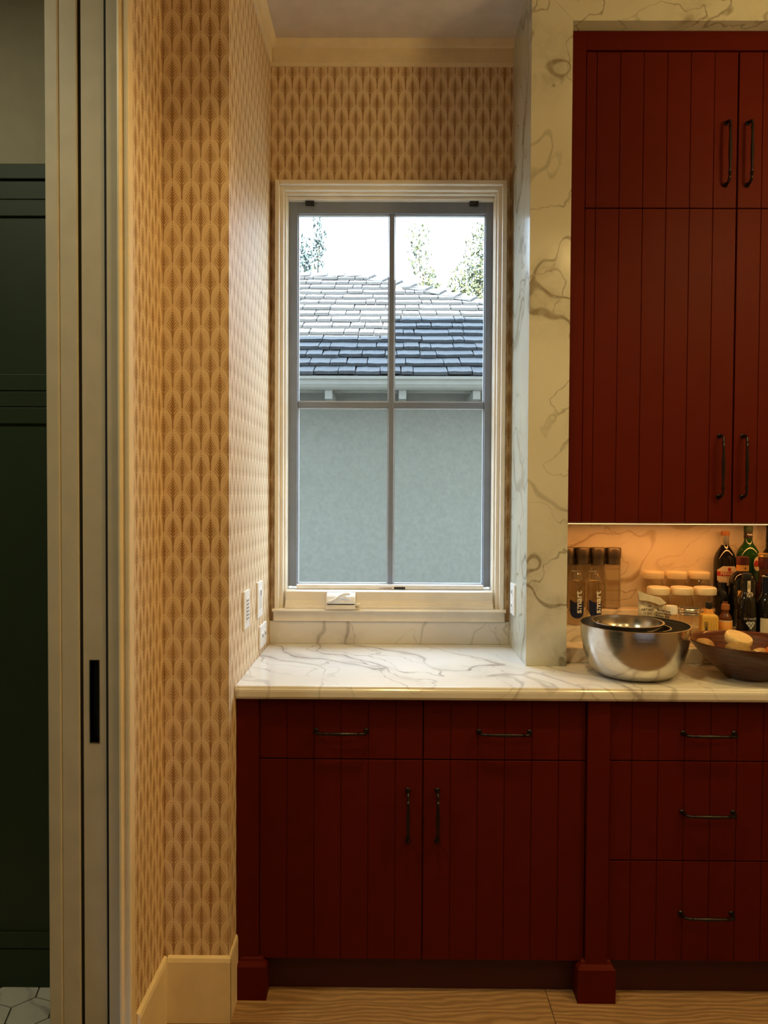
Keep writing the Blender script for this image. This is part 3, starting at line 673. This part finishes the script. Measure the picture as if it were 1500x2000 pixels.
# plastic water bottles
def make_water(label, loc):
    t = thing('water_bottle', label, 'bottle', loc, 'small plastic water bottles'); r = .0285
    obj('body', L([(0, .002), (.022, .0), (.027, .003), (r, .008), (r, .145), (.027, .158), (.023, .170), (.0175, .182), (.013, .190), (.0125, .196)], 32), M['pet'], t, world=False, smooth=True)
    obj('water', L([(0, .004), (.024, .004), (.0268, .010), (.0268, .144), (.0253, .157), (0, .158)], 32), M['water'], t, world=False, smooth=True)
    obj('cap', L([(0, .196), (.0155, .196), (.0155, .200), (.0145, .201), (.0145, .209), (.0135, .211), (0, .211)], 24), M['pet'], t, world=False, smooth=True)
    obj('neck_ring', L([(.0125, .188), (.0165, .189), (.0165, .192), (.0125, .193)], 24), M['foil'], t, world=False, smooth=True)
    def pill(f):
        s = math.sqrt(max(0, 1-(2*f-1)**2)); return .052-.026*s, .092-.012*math.sin(PI*f*.9)
    bm = bmesh.new(); patch(bm, r+.0003, -.98, .98, 0, 0, 18, pill); obj('label', bm, M['navy'], t, world=False)
    obj('lettering', text_bm('smart', .034, r+.0012, PI/2, (.004, .083), bold=.0006), M['whiteink'], t, world=False)
    return t
w0 = make_water('small clear water bottle with navy label, next to the marble pilaster', (.660, 2.598, 1.025))
w1 = copy_tree(w0, (.721, 2.598, 1.025), 'small clear water bottle with navy label, right one of the pair', .25)

# bottles
def bottle(name, label, loc, prof, mat, parts, cat='bottle'):
    t = thing(name, label, cat, loc)
    obj('body', L(prof, 40), mat, t, world=False, smooth=True)
    for nm, pf, m in parts: obj(nm, L(pf, 36), m, t, world=False, smooth=True)
    return t
t = bottle('liqueur_bottle', 'tall dark bottle with copper cap and cream label reading PERNOD', (1.2285, 2.700, 1.070),
    [(0, 0), (.034, 0), (.0375, .004), (.038, .168), (.0365, .185), (.031, .203), (.022, .218), (.0145, .229), (.0125, .24), (.0118, .270), (0, .270)], M['darkglass'],
    [('neck_foil', [(.0133, .230), (.0138, .231), (.0128, .268), (.0123, .268)], M['foil']), ('cap', [(0, .267), (.0145, .267), (.0155, .270), (.0145, .283), (0, .284)], M['copper'])])
def oct_(f):
    e = min(f, 1-f)*4; e = min(1, e); return .088+.018*(1-e), .158-.016*(1-e)
bm = bmesh.new(); patch(bm, .0383, -1.12, 1.12, 0, 0, 16, oct_); obj('label', bm, M['paper'], t, world=False)
bm = bmesh.new(); patch(bm, .0390, -1.10, 1.10, .122, .138, 16); obj('label_band', bm, M['redl'], t, world=False)
obj('lettering', text_bm('PERNOD', .0155, .0397, 0, (0, .130), bold=.0003), M['paper'], t, world=False)
bm = bmesh.new(); patch(bm, .0390, -.13, .13, .141, .152, 6); obj('crest', bm, M['redl'], t, world=False)
obj('small_print', text_bm('PARIS', .007, .0390, 0, (0, .115)), M['redl'], t, world=False)
obj('small_print', text_bm('_____\n____', .008, .0390, 0, (0, .103)), M['copper'], t, world=False)
t = bottle('vermouth_bottle', 'green-necked bottle with dark green cap and round cream label', (1.3075, 2.690, 1.070),
    [(0, 0), (.036, 0), (.0395, .004), (.040, .175), (.0385, .200), (.034, .215), (.026, .228), (.018, .238), (.0145, .248), (.0135, .262), (.0130, .285), (0, .285)], M['greenglass'],
    [('neck_label', [(.0142, .258), (.0147, .259), (.0142, .284), (.0137, .284)], M['ink']), ('cap', [(0, .284), (.0155, .284), (.0158, .300), (.0152, .302), (0, .302)], M['gcap'])])
obj('lettering', text_bm('Nolly', .009, .0150, 0, (0, .272)), M['whiteink'], t, world=False)
bm = bmesh.new(); patch(bm, .0403, .02, .90, 0, 0, 14, lambda f: (.168-.026*math.sqrt(max(0, 1-(2*f-1)**2)), .168+.026*math.sqrt(max(0, 1-(2*f-1)**2)))); obj('label', bm, M['paper'], t, world=False)
bm = bmesh.new(); patch(bm, .0410, .06, .86, .160, .172, 10); obj('label_band', bm, M['redl'], t, world=False)
bm = bmesh.new(); patch(bm, .0413, .14, .46, 0, 0, 10, lambda f: (.168-.010*math.sqrt(max(0, 1-(2*f-1)**2)), .176+.005*math.sqrt(max(0, 1-(2*f-1)**2)))); obj('seal', bm, M['redl'], t, world=False)
t = bottle('wine_bottle', 'tall black bottle at the right edge behind the gold-capped one', (1.3935, 2.698, 1.070),
    [(0, 0), (.036, 0), (.038, .004), (.038, .170), (.034, .192), (.024, .208), (.0165, .222), (.0155, .26), (.0135, .285), (0, .285)], M['darkglass'],
    [('capsule', [(.0162, .245), (.0168, .246), (.0150, .290), (.0160, .300), (.0155, .306), (0, .306)], M['blueglass'])])
t = bottle('rum_bottle', 'dark broad bottle with maroon capsule and orange neck band behind the port', (1.2450, 2.598, 1.025),
    [(0, 0), (.041, 0), (.0445, .004), (.0450, .148), (.043, .164), (.037, .177), (.028, .185), (.0195, .190), (.0190, .215), (0, .215)], M['darkglass'],
    [('neck_band', [(.0195, .1935), (.0203, .194), (.0203, .214), (.0195, .2145)], M['orangel']), ('capsule', [(0, .214), (.0205, .2145), (.0200, .240), (.0192, .243), (0, .243)], M['maroon'])])
bm = bmesh.new(); patch(bm, .0453, -.75, -.25, .105, .128, 6); obj('label', bm, M['orangel'], t, world=False)
cr_ = obj('crest', L([(0, 0), (.003, 0), (.003, .0006), (0, .0006)], 12), M['maroon'], t, world=False)
cr_.location = (0, -.0203, .204); cr_.rotation_euler = (PI/2, 0, 0)
t = bottle('bitters_bottle', 'clear bottle with gold rim and dark red collar at the right edge', (1.3255, 2.600, 1.025),
    [(0, 0), (.030, 0), (.033, .004), (.0335, .120), (.030, .140), (.023, .155), (.020, .165), (.0195, .212), (0, .212)], M['amber'],
    [('collar', [(.0205, .205), (.0225, .206), (.0230, .240), (.0215, .243), (0, .243)], M['maroon']), ('rim', [(0, .243), (.0240, .243), (.0245, .246), (.0232, .248), (.0245, .251), (.0240, .255), (0, .256)], M['gold'])])
t = bottle('port_bottle', 'black bottle marked SIX GRAPES with a grape emblem, behind the wooden bowl', (1.2085, 2.491, .975),
    [(0, 0), (.030, 0), (.0325, .003), (.0330, .122), (.0325, .140), (.029, .158), (.022, .174), (.0165, .186), (.0145, .198), (.0138, .228), (0, .228)], M['darkglass'],
    [('stopper', [(0, .226), (.0148, .227), (.0152, .243), (.0135, .247), (0, .247)], M['black'])])
bm = bmesh.new(); patch(bm, .0168, -.30, .30, .168, .222, 6); obj('neck_label', bm, M['paper'], t, world=False)
bm = bmesh.new(); lathe(bm, [(0, 0), (.0105, 0), (.0105, .001), (0, .001)], 20); o = obj('seal', bm, M['paper'], t, world=False); o.location = (0, -.0235, .176); o.rotation_euler = (PI/2+.35, 0, 0)
o2 = obj('emblem', L([(.0035, 0), (.0050, 0), (.0050, .0006), (.0035, .0006)], 16), M['ink'], t, world=False); o2.location = (0, -.0246, .1764); o2.rotation_euler = (PI/2+.35, 0, 0)
obj('small_print', text_bm('PORT', .007, .0178, PI/2, (0, .204)), M['ink'], t, world=False)
obj('lettering', text_bm('SIX GRAPES', .0088, .0336, 0, (0, .096)), M['greyink'], t, world=False)
bm = bmesh.new()
for ri, (n, zz) in enumerate(((3, .082), (2, .0745), (1, .067))):
    for q in range(n):
        xx = (q-(n-1)/2)*.0115
        for s in (0,):
            vs = [bm.verts.new((.0338*math.sin((xx+dx)/.0338), -.0338*math.cos((xx+dx)/.0338), zz+dz)) for dx, dz in ((0, .0060), (.0046, 0), (0, -.0060), (-.0046, 0))]; bm.faces.new(vs)
for q in range(2):
    xx = (q-.5)*.0115; 
    vs = [bm.verts.new((.0338*math.sin((xx+dx)/.0338), -.0338*math.cos((xx+dx)/.0338), .0782+dz+.0075)) for dx, dz in ((0, .0035), (.003, 0), (0, -.0035), (-.003, 0))]; bm.faces.new(vs)
obj('grape_emblem', bm, M['greyink'], t, world=False)
t = bottle('wine_bottle', 'dark blue-capped bottle with cream label beside the port bottle', (1.2815, 2.492, .975),
    [(0, 0), (.035, 0), (.0385, .004), (.0390, .115), (.0380, .140), (.034, .158), (.027, .172), (.022, .185), (.0205, .20), (.0195, .238), (0, .238)], M['darkglass'],
    [('capsule', [(.0235, .182), (.0222, .200), (.0215, .236), (.0205, .242), (0, .243)], M['blueglass']), ('capsule_ring', [(.0214, .234), (.0225, .235), (.0225, .238), (.0210, .239)], M['foil'])])
bm = bmesh.new(); patch(bm, .0393, -1.05, 1.05, .030, .098, 14); obj('label', bm, M['paper'], t, world=False)
obj('lettering', text_bm('C R', .009, .0400, 0, (-.008, .085)), M['ink'], t, world=False)
obj('small_print', text_bm('____________\n\n_________\n___________', .007, .0400, 0, (-.004, .066)), M['kiwi'], t, world=False)
# yellow square bottle
t = thing('syrup_bottle', 'squat mustard-yellow square bottle with a black cap', 'bottle', (1.0815, 2.490, .975))
bm = bmesh.new()
def sqr(bm, prof):
    rings = [[bm.verts.new(v) for v in ((-a, -b, z), (a, -b, z), (a, b, z), (-a, b, z))] for a, b, z in prof]
    for p, q in zip(rings, rings[1:]):
        for i in range(4): bm.faces.new((p[i], p[(i+1) % 4], q[(i+1) % 4], q[i]))
    bm.faces.new(rings[0][::-1]); bm.faces.new(rings[-1])
sqr(bm, [(.0265, .022, 0), (.0265, .022, .098), (.0235, .020, .106), (.0125, .012, .109)]); obj('body', bm, M['yellow'], t, world=False, bevel=.003)
bm = bmesh.new(); sqr(bm, [(.0145, .013, .106), (.0095, .0095, .126)]); obj('neck', bm, M['orangel'], t, world=False, bevel=.001)
obj('cap', L([(0, .125), (.0100, .125), (.0105, .127), (.0105, .146), (.0095, .148), (0, .148)], 24), M['black'], t, world=False, smooth=True)
obj('lettering', text_bm('DOMED', .0150, None, PI/2, (-.012, .058), y=-.0224, bold=.0002), M['ink'], t, world=False)
obj('small_print', text_bm('_____ ___\n___ ____ _\n________', .0085, None, PI/2, (.008, .066), y=-.0224), M['kiwi'], t, world=False)
t.rotation_euler = (0, 0, -.15)
t = bottle('extract_bottle', 'small amber bottle with orange label right of the yellow bottle', (1.1415, 2.497, .975),
    [(0, 0), (.019, 0), (.021, .003), (.0212, .092), (.018, .102), (.011, .112), (.0105, .125), (0, .125)], M['amber'],
    [('label', [(.0216, .020), (.0220, .021), (.0220, .084), (.0216, .085)], M['orangel']), ('label_edge', [(.0219, .083), (.0224, .083), (.0224, .087), (.0219, .087)], M['paper']), ('cap', [(0, .122), (.0130, .122), (.0130, .140), (0, .141)], M['copper'])])
t = bottle('extract_bottle', 'small black bottle with tiny pink label left of the broad dark bottle', (1.1760, 2.600, 1.025),
    [(0, 0), (.021, 0), (.0225, .003), (.0228, .105), (.018, .118), (.014, .124), (.013, .14), (0, .14)], M['darkglass'],
    [('cap', [(0, .138), (.0150, .138), (.0150, .152), (0, .153)], M['blueglass'])])
bm = bmesh.new(); patch(bm, .0231, -.35, .45, .070, .088, 6); obj('label', bm, M['copper'], t, world=False)

# crumpled printed paper bag
t = thing('paper_bag', 'crumpled cream printed bag leaning among the jars behind the steel bowl', 'bag', (.886, 2.478, .975)); t.rotation_euler = (0, 0, .1)
rr = random.Random(3); nx, nz = 12, 12
bm = bmesh.new(); sheets = []
def bag_top(u): return .170-.016*(u+1)
for side in (-1, 1):
    gdv = []
    for j in range(nz+1):
        f = j/nz; rowv = []
        for i in range(nx+1):
            u = i/nx*2-1; half = .050+.003*math.sin(f*6)
            depth = (.021*(1-.75*f**2))*(1-abs(u)**5)+.0008
            fold = .0030*math.sin(f*17+u*5)+.0022*math.sin(u*14+f*3)+.0010*rr.uniform(-1, 1)
            rowv.append(bm.verts.new((u*half, side*depth+(-fold if side < 0 else fold), bag_top(u)*f)))
        gdv.append(rowv)
    sheets.append(gdv)
for s_, gdv in zip((1, -1), sheets):
    for j in range(nz):
        for i in range(nx):
            q = [gdv[j][i], gdv[j][i+1], gdv[j+1][i+1], gdv[j+1][i]]; bm.faces.new(q if s_ > 0 else q[::-1])
a, b = sheets
for j in range(nz):
    bm.faces.new((a[j][0], a[j+1][0], b[j+1][0], b[j][0])); bm.faces.new((a[j][nx], b[j][nx], b[j+1][nx], a[j+1][nx]))
for i in range(nx): bm.faces.new((a[nz][i], a[nz][i+1], b[nz][i+1], b[nz][i])); bm.faces.new((a[0][i], b[0][i], b[0][i+1], a[0][i+1]))
obj('pouch', bm, M['bag'], t, world=False)
bm = bmesh.new()                                        # folded-over top flap pointing up to the left
v = [bm.verts.new(c) for c in ((-.050, -.012, .158), (-.054, -.010, .188), (-.022, -.016, .176), (.022, -.012, .166), (.046, -.010, .146), (.020, -.018, .140), (-.012, -.020, .152))]
w_ = [bm.verts.new((q.co.x, q.co.y+.0015, q.co.z)) for q in v]
for tri in ((0, 1, 2), (0, 2, 6), (2, 3, 6), (3, 5, 6), (3, 4, 5)):
    bm.faces.new([v[k_] for k_ in tri]); bm.faces.new([w_[k_] for k_ in tri[::-1]])
obj('flap', bm, M['bag'], t, world=False)
def bagtext(s, size, x, z, m, rot=-.12): obj('print', text_bm(s, size, None, rot, (x, z), y=-.0262, bold=.0003), m, t, world=False)
bagtext('NET WT', .0105, -.028, .126, M['ink'], -.05); bagtext('16 OZ', .0105, -.028, .115, M['ink'], -.05); bagtext('====>', .017, -.022, .100, M['redl'], -.12); bagtext('ORGANIC', .0095, -.006, .134, M['ink'], -.3)
bagtext('NUTRITION\nINGREDIENTS\nSUGAR FREE\nWHOLE GRAIN', .0088, .026, .108, M['ink'], -.18)

# ------------------------------------------------------------------ outside: own upper storey (casts the shade), neighbour, trees
struct('wall_upper_storey', B((-4, 4, 2.75, 2.90, ZC+.1, 5.75), (2.72, 4, 2.75, 2.9, 0, ZC+.1), (-4, -3.2, 2.75, 2.9, 0, ZC+.1), (-3.2, -.8, 2.75, 2.9, 0, ZC+.1)), M['siding'], 'outer wall of this house above the kitchen', 'wall')
struct('roof_overhang', B((-6, .06, -3.2, 3.30, 5.77, 5.87), (.06, 7, -3.2, 3.30, 6.47, 6.57), (.0, .06, -3.2, 3.30, 5.87, 6.57)), M['siding'], 'roof edge of this house that shades the neighbouring roof', 'roof')
struct('ground', B((-30, 30, 2.9, 60, -.5, -.3)), M['soil'], 'bare ground outside between the two houses', 'ground')
GY, GZ = 6.0, 2.447; TA = .59; CA = 1/math.sqrt(1+TA*TA); SA = TA*CA
nh = thing('neighbour_house', 'neighbouring stucco house with a shake roof seen through the window', 'house', (0, 6.5, -.3))
obj('wall', B((-5, 4.5, 6.55, 6.75, -.3, 2.50)), M['stucco'], nh)
obj('soffit', B((-5, 4.5, 6.10, 6.56, 2.385, 2.40)), M['eave'], nh)
obj('fascia', B((-5, 4.5, 6.10, 6.13, 2.32, 2.44)), M['eave'], nh)
bm = bmesh.new(); extr(bm, [(6.10, 2.335), (6.02, 2.335), (6.000, 2.350), (5.985, 2.375), (5.985, 2.405), (5.972, 2.415), (5.972, 2.437), (5.985, 2.440), (5.990, 2.425), (6.10, 2.43)], -5, 4.5, 'X')
obj('gutter', bm, M['gutter'], nh)
for i in range(-5, 6):
    obj('rafter_tail', B((-.50+i*.605-.030, -.50+i*.605+.030, 6.04, 6.54, 2.262, 2.334)), M['gutter'], nh)
obj('frieze_board', B((-5, 4.5, 6.52, 6.56, 2.24, 2.385)), M['eave'], nh)
EX = .196; NR = 16
ridge_l = NR*EX
def hipx(l):                                    # x where the hip cuts the slope at slope distance l
    f = (ridge_l-l)/(ridge_l-2.05); return -.36+1.34*f
bm = bmesh.new()
top = (GY+ridge_l*CA, GZ+ridge_l*SA)
vs = [bm.verts.new(p) for p in ((-5, GY, GZ-.03), (hipx(0), GY, GZ-.03), (-.36, top[0], top[1]-.03), (-5, top[0], top[1]-.03))]; bm.faces.new(vs)
vs2 = [bm.verts.new(p) for p in ((-5, 11.2, GZ-.03), (hipx(0), 11.2, GZ-.03))]; bm.faces.new((vs[1], vs2[1], vs[2])); bm.faces.new((vs[3], vs[2], vs2[1], vs2[0]))
obj('roof_deck', bm, M['deck'], nh)
WM = {}
rs = random.Random(11); extra = bmesh.new()
slope = math.atan(TA)
def shake_geo(bm, wd, mtx=None):
    v0 = len(bm.verts); ln = .27; th = .026
    n = 4; pts = []
    rj = random.Random(int(wd*1000))
    top_, bot = [], []
    for i in range(n+1):
        x = -wd/2+wd*i/n; d = rj.uniform(-.004, .004)
        bot.append([bm.verts.new((x, d, 0)), bm.verts.new((x, d, th+rj.uniform(-.003, .003)))]); top_.append([bm.verts.new((x, ln, 0)), bm.verts.new((x, ln, .004))])
    fs = []
    for i in range(n):
        fs += [bm.faces.new((bot[i][1], bot[i+1][1], top_[i+1][1], top_[i][1])), bm.faces.new((bot[i][0], bot[i+1][0], bot[i+1][1], bot[i][1])), bm.faces.new((bot[i][0], top_[i][0], top_[i+1][0], bot[i+1][0]))]
    bm.faces.new((bot[0][0], bot[0][1], top_[0][1], top_[0][0])); bm.faces.new((bot[n][0], top_[n][0], top_[n][1], bot[n][1]))
    if mtx is not None:
        bm.verts.ensure_lookup_table(); bmesh.ops.transform(bm, matrix=mtx, verts=bm.verts[v0:])
cnt = 0
for r_ in range(NR):
    l = r_*EX; yy = GY+l*CA; zz = GZ+l*SA+.004
    x = -4.8+rs.uniform(0, .2); xmax = min(hipx(l)-.02, 4.3)
    vis = .52*0+.145*yy
    while x < xmax:
        wd = rs.choice((.10, .14, .17, .20, .24, .28, .32)); x1 = min(x+wd, xmax)
        if x1-x < .05: break
        if x1-x < wd-.001: wd = round(x1-x, 2); wd = max(wd, .06)
        cx = x+wd/2; tilt = rs.uniform(-.02, .02); yo = rs.uniform(-.012, .012)
        rotm = Matrix.Translation((cx, yy+yo*CA, zz+yo*SA+.003)) @ Matrix.Rotation(slope-.075+rs.uniform(-.012, .012), 4, 'X') @ Matrix.Rotation(tilt, 4, 'Z')
        if -vis-.35 < cx < vis+.30 and cnt < 300:
            if wd not in WM:
                bm = bmesh.new(); shake_geo(bm, wd-.008); o = obj('shake', bm, M['shake'], nh, world=False); WM[wd] = o.data
            else: o = obj('shake', WM[wd], None, nh)
            o.matrix_local = Matrix.Translation(-Vector(nh.location)) @ rotm; cnt += 1
        else: shake_geo(extra, wd-.008, rotm)
        x = x1
    
tag(obj('outer_shakes', extra, M['shake'], nh), kind='stuff')
# hip caps: a row of overlapping shakes standing proud along the hip, and the ridge row
p0 = Vector((-.36, top[0], top[1])); p1 = Vector((hipx(0), GY, GZ)); dv = (p1-p0); Lh = dv.length; dv.normalize()
hc = None; n = int(Lh/.20)
for i in range(n):
    p = p0+dv*(i+.5)*.20
    q = dv.to_track_quat('Y', 'Z').to_matrix().to_4x4()
    if hc is None:
        bm = bmesh.new()
        for s in (-1, 1):
            v = [bm.verts.new(c) for c in ((0, -.13, .0), (0, .13, .036), (s*.10, .13, -.020), (s*.10, -.13, -.058), (0, .13, .014), (s*.10, .13, -.042))]
            bm.faces.new((v[0], v[1], v[2], v[3])); bm.faces.new((v[1], v[4], v[5], v[2])); bm.faces.new((v[3], v[2], v[5]))
        o = obj('hip_cap', bm, M['shake'], nh, world=False); hc = o.data
    else: o = obj('hip_cap', hc, None, nh)
    o.matrix_local = Matrix.Translation(p+Vector((0, 0, .022))-Vector(nh.location)) @ q
for i in range(22):
    o = obj('ridge_cap', hc, None, nh); o.matrix_local = Matrix.Translation(Vector((-.46-i*.2, top[0], top[1]+.018))-Vector(nh.location)) @ Matrix.Rotation(-PI/2, 4, 'Z')

def tree(label, base, h, crowns, leaf, n, size, seed):
    t = thing('tree', label, 'tree', base, 'trees behind the neighbouring roof'); rt = random.Random(seed)
    bm = bmesh.new(); tube(bm, [(0, 0, 0), (.1, 0, h*.35), (-.05, 0, h*.6), (0, 0, h*.85)], [.16, .12, .07, .02], 8)
    for c in crowns: tube(bm, [(0, 0, h*.5), ((c[0])*.6, c[1]*.5, (h*.5+c[2])/2), (c[0], c[1], c[2])], [.05, .035, .01], 6)
    obj('trunk', bm, M['bark'], t, world=False, smooth=True)
    bm = bmesh.new()
    for k in range(n):
        c = crowns[rt.randrange(len(crowns))]
        d = Vector((rt.gauss(0, 1), rt.gauss(0, 1), rt.gauss(0, 1))); d *= (rt.random()**.4)/max(d.length, .01)
        p = Vector((c[0]+d.x*c[3], c[1]+d.y*c[3], c[2]+d.z*c[4]))
        a = Vector((rt.gauss(0, 1), rt.gauss(0, 1), rt.gauss(0, 1))).normalized(); b = a.orthogonal().normalized(); s = size*rt.uniform(.6, 1.3)
        vs = [bm.verts.new(p+q) for q in (a*s, b*s*.45, -a*s, -b*s*.45)]; bm.faces.new(vs)
    tag(obj('foliage', bm, leaf, t, world=False), kind='stuff')
tree('slender airy tree rising at the left of the neighbouring roof', (-1.40, 13.5, -.3), 7.0, [(-.16, 0, 6.0, .20, .55), (.10, 0, 6.45, .14, .75), (-.12, 0, 5.5, .22, .35)], M['leafb'], 1100, .046, 1)
tree('airy yellow-green tree behind the middle of the roof', (.62, 14.0, -.3), 7.0, [(-.08, 0, 6.45, .26, .55), (.12, 0, 5.7, .22, .40), (-.02, 0, 5.5, .25, .3)], M['leafa'], 1200, .046, 2)
tree('fuller yellow-green tree behind the right end of the roof', (1.75, 14.5, -.3), 7.2, [(-.25, 0, 5.8, .40, .60), (.10, 0, 6.5, .45, .70), (.25, 0, 5.5, .45, .6), (-.3, 0, 5.3, .4, .3)], M['leafa'], 4600, .048, 3)
